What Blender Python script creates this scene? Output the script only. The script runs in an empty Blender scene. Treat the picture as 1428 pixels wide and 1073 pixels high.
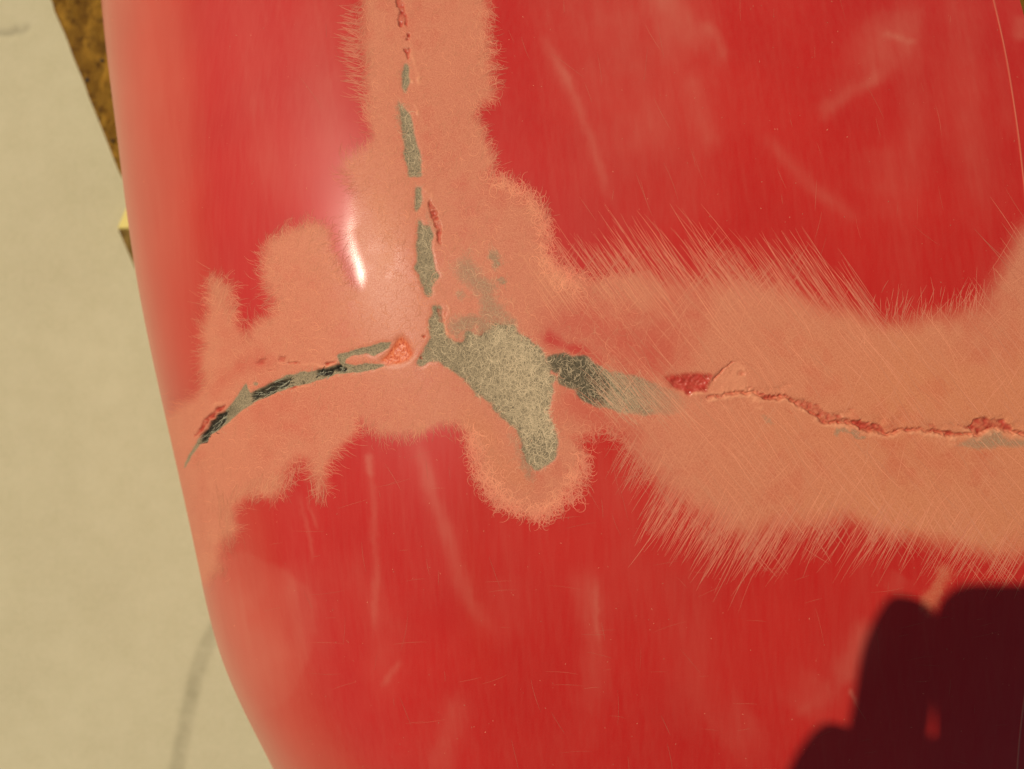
import bpy, bmesh, math, random
import numpy as np
from mathutils import Vector, Matrix

rng = np.random.default_rng(7)
random.seed(7)
scene = bpy.context.scene
COL = scene.collection

# ------------------------------------------------------------------ camera, light, exposure
PW, PH = 1428, 1073                     # size of the photograph, in which the marks were measured
LENS, SENSOR = 28.0, 36.0
KF = PW * LENS / SENSOR
ZT = 0.300                              # crown of the shell above the concrete
ZC = ZT + 0.222                         # phone lens
cam_d = bpy.data.cameras.new('phone_camera'); cam_d.lens = LENS; cam_d.sensor_width = SENSOR
cam_d.clip_start = 0.01; cam_d.clip_end = 200
cam_d.dof.use_dof = True; cam_d.dof.focus_distance = 0.232; cam_d.dof.aperture_fstop = 10.5
cam = bpy.data.objects.new('phone_camera', cam_d); COL.objects.link(cam)
cam.location = (0, 0, ZC); cam.rotation_euler = (0, 0, 0)
scene.camera = cam

SUN = Vector((-0.478, 0.262, 0.838)).normalized()      # towards the sun
world = bpy.data.worlds.new('World'); scene.world = world; world.use_nodes = True
wn = world.node_tree.nodes; wl = world.node_tree.links
bg = wn.get('Background') or wn.new('ShaderNodeBackground')
sky = wn.new('ShaderNodeTexSky'); sky.sky_type = 'NISHITA'; sky.sun_disc = False; sky.dust_density = 3.0; sky.air_density = .6; sky.ozone_density = .2
sky.sun_elevation = math.asin(SUN.z); sky.sun_rotation = math.atan2(SUN.x, SUN.y)
wl.new(sky.outputs[0], bg.inputs[0]); bg.inputs[1].default_value = 0.05
sd = bpy.data.lights.new('sun', 'SUN'); sd.energy = 4.0; sd.angle = math.radians(0.8); sd.color = (1.0, 0.90, 0.70)
sun = bpy.data.objects.new('sun', sd); COL.objects.link(sun)
sun.rotation_euler = SUN.to_track_quat('Z', 'Y').to_euler(); sun.location = (-1, .6, 2)
vs = scene.view_settings
vs.view_transform = 'Standard'; vs.look = 'None'; vs.exposure = -0.31; vs.gamma = 1.0; vs.use_curve_mapping = False

# ------------------------------------------------------------------ helpers
def link(name, mesh, mat=None, parent=None):
    o = bpy.data.objects.new(name, mesh); COL.objects.link(o)
    if mat: mesh.materials.append(mat)
    if parent: o.parent = parent
    return o
def tag(o, label=None, cat=None, group=None, kind=None):
    for k, v in (('label', label), ('category', cat), ('group', group), ('kind', kind)):
        if v: o[k] = v
    return o
def empty(name, loc):
    o = bpy.data.objects.new(name, None); COL.objects.link(o); o.location = loc
    o.empty_display_size = .02; return o
def np_mesh(name, verts, quads=None, tris=None, smooth=True):
    me = bpy.data.meshes.new(name)
    faces = quads if quads is not None else tris
    k = faces.shape[1]; n = len(faces)
    me.vertices.add(len(verts)); me.vertices.foreach_set('co', np.ascontiguousarray(verts, np.float32).ravel())
    me.loops.add(n * k); me.loops.foreach_set('vertex_index', np.ascontiguousarray(faces, np.int32).ravel())
    me.polygons.add(n); me.polygons.foreach_set('loop_start', np.arange(0, n * k, k, dtype=np.int32))
    if smooth: me.polygons.foreach_set('use_smooth', np.ones(n, bool))
    me.update(calc_edges=True)
    return me
def attr4(me, name, arr):
    a = me.attributes.new(name, 'FLOAT_COLOR', 'POINT'); a.data.foreach_set('color', np.ascontiguousarray(arr, np.float32).ravel())

class Nodes:
    def __init__(s, name):
        s.m = bpy.data.materials.new(name); s.m.use_nodes = True; s.t = s.m.node_tree
        s.b = s.t.nodes.get('Principled BSDF')
    def n(s, typ, **kw):
        nd = s.t.nodes.new(typ)
        for k, v in kw.items(): setattr(nd, k, v)
        return nd
    def l(s, a, b): s.t.links.new(a, b)
    def val(s, sock, v):
        if hasattr(v, 'is_output'): s.l(v, sock)
        else: sock.default_value = v
    def mix(s, fac, a, b, blend='MIX'):
        nd = s.n('ShaderNodeMix', data_type='RGBA', blend_type=blend, clamp_factor=True)
        s.val(nd.inputs[0], fac)
        s.val(nd.inputs[6], a if hasattr(a, 'is_output') else (*a, 1)); s.val(nd.inputs[7], b if hasattr(b, 'is_output') else (*b, 1))
        return nd.outputs[2]
    def math(s, op, a, b=0.0, c=None, clamp=False):
        nd = s.n('ShaderNodeMath', operation=op, use_clamp=clamp); s.val(nd.inputs[0], a); s.val(nd.inputs[1], b)
        if c is not None: s.val(nd.inputs[2], c)
        return nd.outputs[0]
    def coord(s, scale=(1, 1, 1), rot=0.0):
        tc = s.n('ShaderNodeTexCoord'); mp = s.n('ShaderNodeMapping'); mp.inputs['Scale'].default_value = scale; mp.inputs['Rotation'].default_value = (0, 0, rot)
        s.l(tc.outputs['Object'], mp.inputs[0]); return mp.outputs[0]
    def noise(s, scale, detail=3, rough=.55, vec=None, dist=0.0):
        nd = s.n('ShaderNodeTexNoise'); nd.inputs['Scale'].default_value = scale; nd.inputs['Detail'].default_value = detail
        nd.inputs['Roughness'].default_value = rough; nd.inputs['Distortion'].default_value = dist
        s.l(vec if vec is not None else s.coord(), nd.inputs['Vector']); return nd.outputs['Fac']
    def ramp(s, fac, a, b, smooth=False):
        nd = s.n('ShaderNodeMapRange', interpolation_type='SMOOTHSTEP' if smooth else 'LINEAR', clamp=True)
        s.val(nd.inputs[0], fac); nd.inputs[1].default_value = a; nd.inputs[2].default_value = b; return nd.outputs[0]
    def sep(s, attr):
        a = s.n('ShaderNodeAttribute', attribute_name=attr); sp = s.n('ShaderNodeSeparateColor'); s.l(a.outputs['Color'], sp.inputs[0])
        return sp.outputs[0], sp.outputs[1], sp.outputs[2], a.outputs['Alpha']
    def bump(s, h, dist, strength=1.0, prev=None):
        nd = s.n('ShaderNodeBump'); nd.inputs['Distance'].default_value = dist; nd.inputs['Strength'].default_value = strength
        s.l(h, nd.inputs['Height'])
        if prev is not None: s.l(prev, nd.inputs['Normal'])
        return nd.outputs[0]
    def out(s, color, rough, normal=None, spec=.5):
        s.val(s.b.inputs['Base Color'], color if hasattr(color, 'is_output') else (*color, 1)); s.val(s.b.inputs['Roughness'], rough)
        s.b.inputs['Specular IOR Level'].default_value = spec
        if normal is not None: s.l(normal, s.b.inputs['Normal'])
        return s.m

def srgb(r, g, b):
    f = lambda c: (c / 255 / 12.92) if c / 255 <= .04045 else ((c / 255 + .055) / 1.055) ** 2.4
    return (f(r), f(g), f(b))

def shell_material(name):
    N = Nodes(name)
    sand, lam, dark, haze = N.sep('wear')
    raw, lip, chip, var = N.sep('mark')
    co = N.coord(); cs = N.coord((1, .07, 1), -.17)
    n_fine = N.noise(2900, 3, .7, co); n_mid = N.noise(420, 4, .6, co); n_low = N.noise(28, 3, .5, co)
    n_str = N.noise(900, 3, .6, cs); n_str2 = N.noise(220, 3, .6, cs)
    # gelcoat
    red = N.mix(N.ramp(n_low, .3, .7), (.475, .0115, .0085), (.53, .017, .012))
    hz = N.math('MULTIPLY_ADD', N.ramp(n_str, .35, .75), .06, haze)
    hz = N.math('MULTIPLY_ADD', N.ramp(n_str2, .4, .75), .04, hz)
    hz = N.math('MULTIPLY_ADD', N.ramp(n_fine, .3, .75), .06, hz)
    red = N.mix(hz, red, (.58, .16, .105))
    # sanded gelcoat
    sc = N.mix(N.ramp(n_low, .25, .75), (.565, .165, .106), (.615, .205, .128))
    sc = N.mix(N.math('MULTIPLY', N.ramp(N.noise(70, 4, .6, co), .42, .70), .35), sc, (.55, .13, .082))
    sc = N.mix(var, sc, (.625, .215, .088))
    grain = N.ramp(n_fine, .28, .72)
    sc = N.mix(.55, sc, N.mix(grain, (.44, .115, .065), (.76, .32, .185)))
    edge = N.math('ADD', sand, N.math('MULTIPLY', N.math('SUBTRACT', n_fine, .5), .35))
    sfac = N.math('MULTIPLY', N.ramp(edge, .04, .95), N.math('GREATER_THAN', sand, .004))
    c = N.mix(sfac, red, sc)
    # laminate
    n_lam = N.noise(2700, 3, .75, co)
    lc = N.mix(N.ramp(n_lam, .3, .7), (.095, .080, .054), (.46, .350, .215))
    lfac = N.ramp(N.math('ADD', lam, N.math('MULTIPLY', N.math('SUBTRACT', n_lam, .5), .7)), .22, .72)
    lfac = N.math('MULTIPLY', lfac, N.math('GREATER_THAN', lam, .01))
    c = N.mix(lfac, c, lc)
    rawc = N.mix(N.ramp(n_mid, .3, .7), (.34, .030, .018), (.54, .095, .058))
    c = N.mix(raw, c, rawc)
    n_d = N.noise(1300, 4, .7, co)
    dc = N.mix(N.ramp(n_d, .40, .78), (.012, .010, .008), (.13, .115, .08))
    c = N.mix(dark, c, dc)
    chc = N.mix(N.ramp(N.noise(2400, 3, .7, N.coord((1, .45, 1))), .3, .7), (.42, .035, .015), (.85, .24, .10))
    c = N.mix(chip, c, chc)
    c = N.mix(lip, c, (.80, .34, .19))  # pale lips, sunlit crack walls included in the colour
    # gloss
    r = N.math('MULTIPLY_ADD', n_str, .10, .33)
    r = N.math('MULTIPLY_ADD', haze, .25, r)
    r = N.math('MULTIPLY_ADD', sfac, .12, r)
    r = N.math('MAXIMUM', r, N.math('MULTIPLY', lfac, .75))
    h = N.math('MULTIPLY', n_fine, N.math('MULTIPLY_ADD', sfac, 1.0, .06))
    h = N.math('ADD', h, N.math('MULTIPLY', n_lam, N.math('MULTIPLY', lfac, 1.6)))
    h = N.math('ADD', h, N.math('MULTIPLY', n_d, N.math('MULTIPLY', dark, 4.0)))
    nb = N.bump(h, .00004, .8)
    m = N.out(c, r, nb, .5)
    sp = N.math('SUBTRACT', .26, N.math('MULTIPLY', sfac, .17)); sp = N.math('MULTIPLY', sp, N.math('SUBTRACT', 1.0, N.math('MULTIPLY', lfac, .6))); N.l(sp, N.b.inputs['Specular IOR Level'])
    cw = N.math('SUBTRACT', .62, N.math('MULTIPLY', sfac, .52)); cw = N.math('MULTIPLY', cw, N.math('SUBTRACT', 1.0, lfac)); N.l(cw, N.b.inputs['Coat Weight'])
    N.b.inputs['Coat Roughness'].default_value = .20
    nb2 = N.bump(h, .00004, 1.0); N.l(nb2, N.b.inputs['Coat Normal'])
    return m

def flat_mat(name, c1, c2, scale, rough=.6, bump=0.0, spec=.5, stretch=(1, 1, 1), detail=4):
    N = Nodes(name); co = N.coord(stretch); n = N.noise(scale, detail, .6, co)
    col = N.mix(N.ramp(n, .3, .7), c1, c2)
    return N.out(col, rough, N.bump(n, bump) if bump else None, spec)

# ------------------------------------------------------------------ shape of the shell
RLEFT, RRIGHT, RLONG = 0.135, 1.10, 0.50
KN = np.array([-.20, -.15, -.11, -.07, -.02, .04, .10, .17, .26])
KX = np.array([.0379, .0230, .0084, .0003, -.0098, -.0244, -.0379, -.0563, -.0780])
def _spl():
    n = len(KN); h = np.diff(KN); A = np.eye(n); b = np.zeros(n)
    for i in range(1, n - 1):
        A[i, i-1] = h[i-1]; A[i, i] = 2 * (h[i-1] + h[i]); A[i, i+1] = h[i]
        b[i] = 6 * ((KX[i+1] - KX[i]) / h[i] - (KX[i] - KX[i-1]) / h[i-1])
    return h, np.linalg.solve(A, b)
_h, _m = _spl()
def ridge_x(y):
    i = np.clip(np.searchsorted(KN, y) - 1, 0, len(KN) - 2); yc = np.clip(y, KN[0] - .06, KN[-1] + .08); d = yc - KN[i]
    return KX[i] + d * ((KX[i+1] - KX[i]) / _h[i] - _h[i] * (2 * _m[i] + _m[i+1]) / 6) + d * d * _m[i] / 2 + d**3 * (_m[i+1] - _m[i]) / (6 * _h[i])
SQ = -RLEFT * math.pi / 2                     # arc length at which the flank is vertical
def surf(s, y):
    s, y = np.broadcast_arrays(np.asarray(s, float), np.asarray(y, float))
    a = np.maximum(s, SQ) / RLEFT; b = np.maximum(s, 0) / RRIGHT
    x = np.where(s < 0, RLEFT * np.sin(a), RRIGHT * np.sin(b))
    z = np.where(s < 0, -RLEFT * (1 - np.cos(a)), -RRIGHT * (1 - np.cos(b)))
    under = np.minimum(s - SQ, 0)
    z = z + under * .985; x = x - under * .17
    X = ridge_x(y) + x; Z = ZT - (y + .026) ** 2 / (2 * RLONG) + z + .062 * x
    return np.stack([X, y + 0 * X, Z], -1)
def normal(s, y):
    e = 2e-4
    n = np.cross(surf(s + e, y) - surf(s - e, y), surf(s, y + e) - surf(s, y - e))
    return n / np.linalg.norm(n, axis=-1, keepdims=True)
def to_px(P):
    d = ZC - P[..., 2]
    return PW / 2 + KF * P[..., 0] / d, PH / 2 - KF * P[..., 1] / d
def from_px(u, v):
    """point on the shell that the photograph shows at (u, v): returns (s, y)"""
    u = np.asarray(u, float); v = np.asarray(v, float)
    y = (PH / 2 - v) / KF * .23; s = (u - PW / 2) / KF * .23 - ridge_x(y)
    for _ in range(14):
        e = 1e-5
        a, b = to_px(surf(s, y)); a1, b1 = to_px(surf(s + e, y)); a2, b2 = to_px(surf(s, y + e))
        J11, J21, J12, J22 = (a1 - a) / e, (b1 - b) / e, (a2 - a) / e, (b2 - b) / e
        D = J11 * J22 - J12 * J21; D = np.where(np.abs(D) < 1e4, 1e4 * np.sign(D + 1e-9), D)
        du, dv = u - a, v - b
        s = s + np.clip((J22 * du - J12 * dv) / D, -.02, .02); y = y + np.clip((-J21 * du + J11 * dv) / D, -.02, .02)
        s = np.clip(s, -.19, .26); y = np.clip(y, -.2, .24)
    return s, y
# trim edge on the right: a straight line in (s, y)
_es, _ey = from_px(np.array([1422., 1466.]), np.array([0., 240.]))
EB = (_es[1] - _es[0]) / (_ey[1] - _ey[0]); EA = _es[0] - EB * _ey[0]
def edge_s(y): return EA + EB * y

# ------------------------------------------------------------------ wear maps of the shell
M = 120
RW, RH = PW + 2 * M, PH + 2 * M
GX, GY = np.meshgrid(np.arange(RW, dtype=np.float32) - M, np.arange(RH, dtype=np.float32) - M)
def vnoise(cx, cy, seed):
    g = np.random.default_rng(seed).random((int(RH / cy) + 3, int(RW / cx) + 3)).astype(np.float32)
    fx = (np.arange(RW) / cx); fy = (np.arange(RH) / cy); ix = fx.astype(int); iy = fy.astype(int)
    tx = (fx - ix).astype(np.float32); ty = (fy - iy).astype(np.float32); tx = tx * tx * (3 - 2 * tx); ty = ty * ty * (3 - 2 * ty)
    rows = g[:, ix] * (1 - tx) + g[:, ix + 1] * tx
    return rows[iy] * (1 - ty)[:, None] + rows[iy + 1] * ty[:, None]
def blur(a, r):
    r = int(round(r))
    if r < 1: return a
    for _ in range(2):
        for ax in (0, 1):
            p = np.pad(a, [(r + 1, r) if i == ax else (0, 0) for i in (0, 1)], mode='edge')
            c = np.cumsum(p, axis=ax, dtype=np.float64); n = a.shape[ax]; k = 2 * r + 1
            a = ((c[k:k + n] - c[:n]) if ax == 0 else (c[:, k:k + n] - c[:, :n])).astype(np.float32) / k
    return a
WX = (vnoise(26, 26, 1) - .5) * 10 + (vnoise(9, 9, 2) - .5) * 7 + (vnoise(3, 3, 3) - .5) * 4
WY = (vnoise(26, 26, 4) - .5) * 10 + (vnoise(9, 9, 5) - .5) * 7 + (vnoise(3, 3, 6) - .5) * 4
def poly(pts, warp=1.0, soft=0, into=None):
    p = np.array(pts, float); pad = 14 + 3 * soft
    x0, x1 = int(max(0, p[:, 0].min() + M - pad)), int(min(RW, p[:, 0].max() + M + pad))
    y0, y1 = int(max(0, p[:, 1].min() + M - pad)), int(min(RH, p[:, 1].max() + M + pad))
    out = np.zeros((RH, RW), np.float32)
    if x1 <= x0 or y1 <= y0: return out
    sl = (slice(y0, y1), slice(x0, x1)); acc = np.zeros((y1 - y0, x1 - x0), np.float32)
    for ox, oy in ((.25, .25), (-.25, .25), (.25, -.25), (-.25, -.25)):
        X = GX[sl] + WX[sl] * warp + ox; Y = GY[sl] + WY[sl] * warp + oy
        ins = np.zeros(X.shape, bool)
        for (ax, ay), (bx, by) in zip(p, np.roll(p, -1, 0)):
            if ay == by: continue
            ins ^= ((ay > Y) != (by > Y)) & (X < (bx - ax) * (Y - ay) / (by - ay) + ax)
        acc += ins * .25
    out[sl] = blur(acc, soft) if soft else acc
    return out
def stroke(pts, w, k=1.0, warp=.5, taper=True):
    p = np.array(pts, float); pad = 3.2 * w + 12
    x0, x1 = int(max(0, p[:, 0].min() + M - pad)), int(min(RW, p[:, 0].max() + M + pad))
    y0, y1 = int(max(0, p[:, 1].min() + M - pad)), int(min(RH, p[:, 1].max() + M + pad))
    out = np.zeros((RH, RW), np.float32); sl = (slice(y0, y1), slice(x0, x1))
    X = GX[sl] + WX[sl] * warp; Y = GY[sl] + WY[sl] * warp
    L = np.r_[0, np.cumsum(np.hypot(*np.diff(p, axis=0).T))]; best = np.full(X.shape, 1e9); tt = np.zeros(X.shape)
    for i in range(len(p) - 1):
        d = p[i+1] - p[i]; q = np.clip(((X - p[i, 0]) * d[0] + (Y - p[i, 1]) * d[1]) / (d @ d), 0, 1)
        r = np.hypot(X - p[i, 0] - q * d[0], Y - p[i, 1] - q * d[1]); m = r < best
        best = np.where(m, r, best); tt = np.where(m, (L[i] + q * (L[i+1] - L[i])) / L[-1], tt)
    v = np.exp(-(best / w) ** 2) * k
    if taper: v = v * np.clip(np.minimum(tt, 1 - tt) * 5, 0, 1)
    out[sl] = v
    return out
def z4(*p): return [(240 + a / 5.367, 460 + b / 5.367) for a, b in p]
def z5(*p): return [(400 + a / 5.95, 440 + b / 5.95) for a, b in p]
def z6(*p): return [(960 + a / 5.95, 480 + b / 5.95) for a, b in p]
def z7(*p): return [(1200 + a / 6.263, 540 + b / 6.263) for a, b in p]
def z8(*p): return [(520 + a / 4.47, b / 4.47) for a, b in p]
def z9(*p): return [(540 + a / 4.29, 230 + b / 4.29) for a, b in p]
def za(*p): return [(740 + a / 5.49, 470 + b / 5.49) for a, b in p]

SAND = [(500,-130),(500,0),(503,50),(508,100),(510,150),(521,195),(506,213),(480,225),(486,260),(494,300),(498,345),(503,400),(484,395),(470,352),(454,324),(430,311),
 (400,316),(376,338),(368,370),(376,400),(386,425),(375,442),(352,452),(343,470),(335,450),(325,420),(312,395),(298,385),(290,410),(286,450),(284,500),(276,540),
 (262,556),(240,580),(150,600),(150,820),(285,815),(300,790),(304,748),(322,755),(324,700),(345,692),(375,690),(390,680),(398,660),(412,648),(426,640),(440,668),
 (449,690),(456,650),(480,615),(500,588),(530,600),(570,603),(610,592),(632,588),(655,610),(668,640),(680,670),(692,690),(715,703),(740,710),(775,703),(798,680),
 (806,650),(805,620),(800,605),(830,602),(865,608),(880,625),(905,655),(930,685),(960,700),(1000,725),(1040,745),(1080,735),(1130,730),(1180,722),(1230,738),
 (1290,752),(1350,765),(1428,775),(1560,790),(1560,250),(1428,320),(1412,350),(1400,375),(1388,400),(1370,425),(1330,440),(1280,445),(1230,450),(1190,440),
 (1150,425),(1100,402),(1060,396),(1000,394),(960,394),(900,388),(850,388),(815,396),(790,394),(768,376),(762,354),(755,300),(740,275),(710,252),(678,248),
 (682,224),(675,180),(665,152),(686,132),(683,80),(677,40),(675,0),(675,-130)]
S0 = poly(SAND, 1.3)
S_tight, S_wide = blur(S0, 5), blur(S0, 15)
_k = np.clip((vnoise(90, 90, 61) - .35) * 2.2, 0, 1) * .8
S_tight = S_tight * (1 - _k) + blur(S0, 10) * _k
rightness = np.clip((GX - 850) / 120, 0, 1)
sand = S_tight * (1 - rightness) + (S_wide * .8 + S_tight * .2) * rightness
sand = np.clip(sand * (0.70 + .34 * vnoise(55, 55, 11) + .22 * vnoise(13, 13, 12)), 0, 1)
sand = np.maximum(sand, stroke([(1298, 846), (1304, 822), (1316, 800)], 11, .5, 1.2, taper=False))
thin = np.clip(stroke([(770, 400), (790, 450), (870, 480), (960, 520)], 42, .42) + stroke([(900, 430), (1000, 460)], 60, .2)
               + stroke([(800, 560), (840, 590), (880, 610)], 24, .45, taper=False)
               + stroke([(285, 560), (330, 515), (400, 500)], 12, .25) + stroke([(318, 600), (430, 560), (560, 560)], 40, .12), 0, 1)
sand *= 1 - thin
# red gelcoat left between the sanded areas
sand *= 1 - poly(za((90, 0), (110, 60), (260, 115), (330, 150), (440, 150), (560, 215), (600, 205), (480, 130), (380, 80), (260, 50), (140, -60)), .6, 4) * .8
hole_red = poly(za((1020, 310), (1250, 280), (1395, 285), (1335, 410), (1200, 437), (1080, 380)), .5, 2)
sand *= 1 - hole_red * .93
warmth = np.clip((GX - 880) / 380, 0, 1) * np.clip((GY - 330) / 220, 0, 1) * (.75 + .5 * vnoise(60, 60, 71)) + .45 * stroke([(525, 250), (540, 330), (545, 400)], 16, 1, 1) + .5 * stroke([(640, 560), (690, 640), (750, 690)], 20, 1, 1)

# exposed laminate: one polygon for each island
LAM = {
 'strip1': (z8((185,390),(215,385),(225,450),(220,560),(205,590),(185,540),(180,450)), .45),
 'strip2': (z8((150,600),(175,650),(230,720),(255,800),(270,880),(290,960),(300,1073),(305,1090),(225,1100),(220,1073),(200,950),(180,740)), .45),
 'strip3': (z9((165,120),(205,125),(218,210),(197,265),(180,300),(165,240)), .5),
 'strip4': (z9((175,340),(200,340),(210,375),(250,365),(265,440),(275,540),(300,620),(320,660),(290,700),(270,780),(240,790),(215,760),(195,700),(165,600),(165,480)), .6),
 'centre': ([(600,428),(612,427),(616,445),(624,470),(640,476),(652,462),(668,466),(690,450),(712,458),(738,478),(764,493),(771,510),(768,522),(781,527),(774,536),(764,562),(770,590),
             (777,618),(768,642),(752,656),(740,650),(733,625),(726,604),(712,590),(690,573),(668,552),(645,528),(622,510),(600,506),(580,507),(578,500),(590,485),(600,470)], .9),
 'right': (za((130,135),(250,140),(330,160),(430,155),(500,220),(640,265),(800,300),(1000,370),(1200,445),(1340,470),(1380,490),(1250,520),(1150,580),(1000,612),(900,600),(740,575),(600,550),(500,530),(400,470),(330,410),(240,375),(215,340),(230,290),(180,260),(130,200)), .5),
 'left': (z4((75,1045),(110,950),(150,880),(205,815),(255,755),(320,680),(385,615),(440,560),(490,500),(515,440),(545,395),(555,450),(580,480),(650,440),(750,395),(840,340),(900,335),(966,315))
          + z5((230,460),(440,410),(415,340),(430,320),(510,300),(600,265),(700,245),(780,220),(870,215),(850,270),(720,332),(680,315),(560,325),(490,360),(480,400),(560,412),(700,395),(780,400),(830,415),(740,445),(600,465),(500,480),(400,495),(300,530),(150,560),(0,610))
          + z4((740,490),(600,555),(490,620),(430,690),(330,760),(220,850),(170,895),(130,960),(90,1030)), .3),
 'spot': (z4((595,395),(640,400),(630,425),(605,420)), .2),
}
lam = np.zeros((RH, RW), np.float32); lam_id = np.zeros((RH, RW), np.int8)
for k, (nm, (pts, wp)) in enumerate(LAM.items()):
    m = poly(pts, wp); lam_id[m > .5] = k + 1
    lam = np.maximum(lam, blur(m, 1 if nm in ('left', 'spot') else 2))
soft_lam = np.zeros_like(lam)
for pts, w, k in (([(650, 372), (672, 395), (690, 440)], 22, .52), ([(690, 350), (700, 365)], 9, .6), ([(698, 392), (704, 395)], 7, .62), ([(672, 400), (678, 440)], 18, .5),
                  ([(636, 405), (640, 415)], 7, .45), ([(640, 455), (700, 455)], 16, .55), ([(600, 300), (592, 330)], 7, .35), ([(735, 640), (742, 660)], 12, .5),
                  ([(1064, 582), (1076, 588)], 6, .42), ([(1170, 606), (1205, 609)], 6, .55), ([(560, 150), (564, 175)], 7, .45), ([(722, 610), (733, 640)], 14, .35)):
    soft_lam = np.maximum(soft_lam, stroke(pts, w, k, 1.5, taper=False))
gl = poly(z7((700,500),(850,490),(1000,430),(1230,380),(1260,430),(1500,470),(1600,530),(1000,545),(830,525)), .6, 3) * .54
lam = np.maximum(lam, np.maximum(soft_lam, gl))
# the right-hand island fades into scratched gelcoat towards its tip
lam *= 1 - np.clip((GX - 845) / 150, 0, .80) * (blur((lam_id == 6).astype(np.float32), 3) > .02)
dark = np.zeros_like(lam)
for pts, k in ((z4((205,850),(210,790),(265,745),(290,700),(385,612),(397,640),(390,690),(340,740),(290,775),(250,840)), .95),
               (z4((590,490),(680,435),(800,385),(870,350),(850,395),(865,412),(820,440),(700,495),(610,532)), .9),
               (z5((250,460),(290,450),(380,445),(440,408),(452,440),(500,438),(460,468),(390,465),(370,492),(290,502),(250,492)), 1.),
               (z5((115,545),(135,542),(130,560),(118,560)), 1.)):
    dark = np.maximum(dark, poly(pts, .45) * k)
dark_core = dark.copy()
dark = np.maximum(dark, poly(z4((205,850),(210,790),(265,745),(290,775),(250,840)), .2, 1))
dlam = poly(za((140,135),(250,140),(330,160),(430,155),(500,220),(600,330),(560,520),(500,530),(400,470),(330,410),(240,375),(215,340),(230,290),(180,260)), .8, 4) * .72
dlam = np.maximum(dlam, stroke([(750, 600), (756, 640)], 20, .25)); dlam = np.maximum(dlam, stroke(z4((280,760),(400,640),(500,560)), 8, .3))
dark = np.maximum(dark, dlam * (lam > .3))
# raw torn gelcoat along the cracks, and one painted shadow edge
raw = hole_red * .55
for pts, k in ((z8((135,-200),(165,-200),(178,0),(190,60),(215,130),(210,178),(196,150),(187,105),(186,172),(170,160),(150,70),(133,0)), .75), (z8((210,200),(232,205),(236,245),(212,248)), .7),
               (z8((195,290),(218,305),(242,298),(236,340),(216,378),(205,330)), .75),
               (z9((250,200),(275,240),(305,300),(320,370),(312,430),(322,490),(295,470),(280,390),(268,310)), .62),
               (z4((165,800),(190,745),(240,690),(330,600),(400,570),(330,650),(270,705),(220,760)), .85), (z4((620,280),(650,230),(700,225),(690,265)), .45), (z4((780,250),(800,215),(850,215),(840,250)), .5),
               (z4((700,320),(760,300),(750,312)), .6), (z4((890,262),(966,252),(966,266)), .8), (z5((0,410),(60,398),(110,405),(60,418)), .7), (z5((310,405),(350,398),(420,395),(340,425)), .8),
               (z5((0,620),(60,592),(100,590),(40,615)), .75), (z5((1115,165),(1140,165),(1135,190),(1118,188)), .8), (z5((1080,330),(1120,320),(1100,360)), .6),
               (z6((570,378),(600,395),(700,408),(820,400),(720,428),(590,428)), .95), (z6((900,470),(950,465),(1100,515),(1130,560),(1260,600),(1270,660),(1100,660),(1040,610),(960,540)), .52),
               (z6((1280,535),(1390,560),(1340,556)), .5), (z6((490,350),(525,345),(505,375)), .6), (z6((170,340),(225,245),(300,182),(420,148),(310,190),(240,250)), .8),  # last sliver paints the shadow along the hollow's upper left edge
               (z6((400,250),(440,225),(475,240),(440,262)), .35), (z6((1320,655),(1440,640),(1440,705),(1370,668)), .85), (z6((800,500),(880,570),(850,555)), .5),
               (z7((0,308),(90,318),(180,340),(255,392),(120,378),(0,372)), .92), (z7((300,350),(345,362),(385,335),(340,380),(315,392)), .75), (z7((560,310),(640,330),(720,400),(620,360)), .3),
               (z7((690,392),(760,380),(880,407),(740,410)), .85), (z7((840,310),(960,350),(970,300),(1060,280),(1240,290),(1300,330),(1325,382),(1240,370),(1160,380),(1010,418),(970,372)), .8),
               (z7((1340,370),(1440,398),(1600,400),(1600,425),(1440,410)), .75), ([(606, 432), (614, 430), (622, 436), (618, 450), (610, 446)], .3)):
    raw = np.maximum(raw, poly(pts, .55) * k)
CR = [(985, 553), (1008, 548), (1035, 546), (1050, 545), (1060, 551), (1075, 551), (1098, 548), (1112, 561), (1128, 574), (1150, 588), (1172, 592), (1186, 590), (1202, 596), (1222, 600), (1242, 603), (1262, 596), (1282, 601), (1312, 604), (1342, 605), (1362, 607), (1384, 602), (1398, 599), (1412, 602), (1430, 607), (1470, 606), (1540, 610)]
groove = stroke(CR, 2.0, 1, .8, taper=False) * np.clip(.25 + 1.3 * vnoise(22, 22, 81), 0, 1)
raw = np.maximum(raw, groove * .8)
raw = np.clip(raw * (0.35 + 1.3 * vnoise(5, 4, 31) * (.5 + vnoise(2, 2, 32))), 0, 1)
lip = np.zeros_like(lam)  # pale edges of the cracks, sunlit facets painted among them
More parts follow.
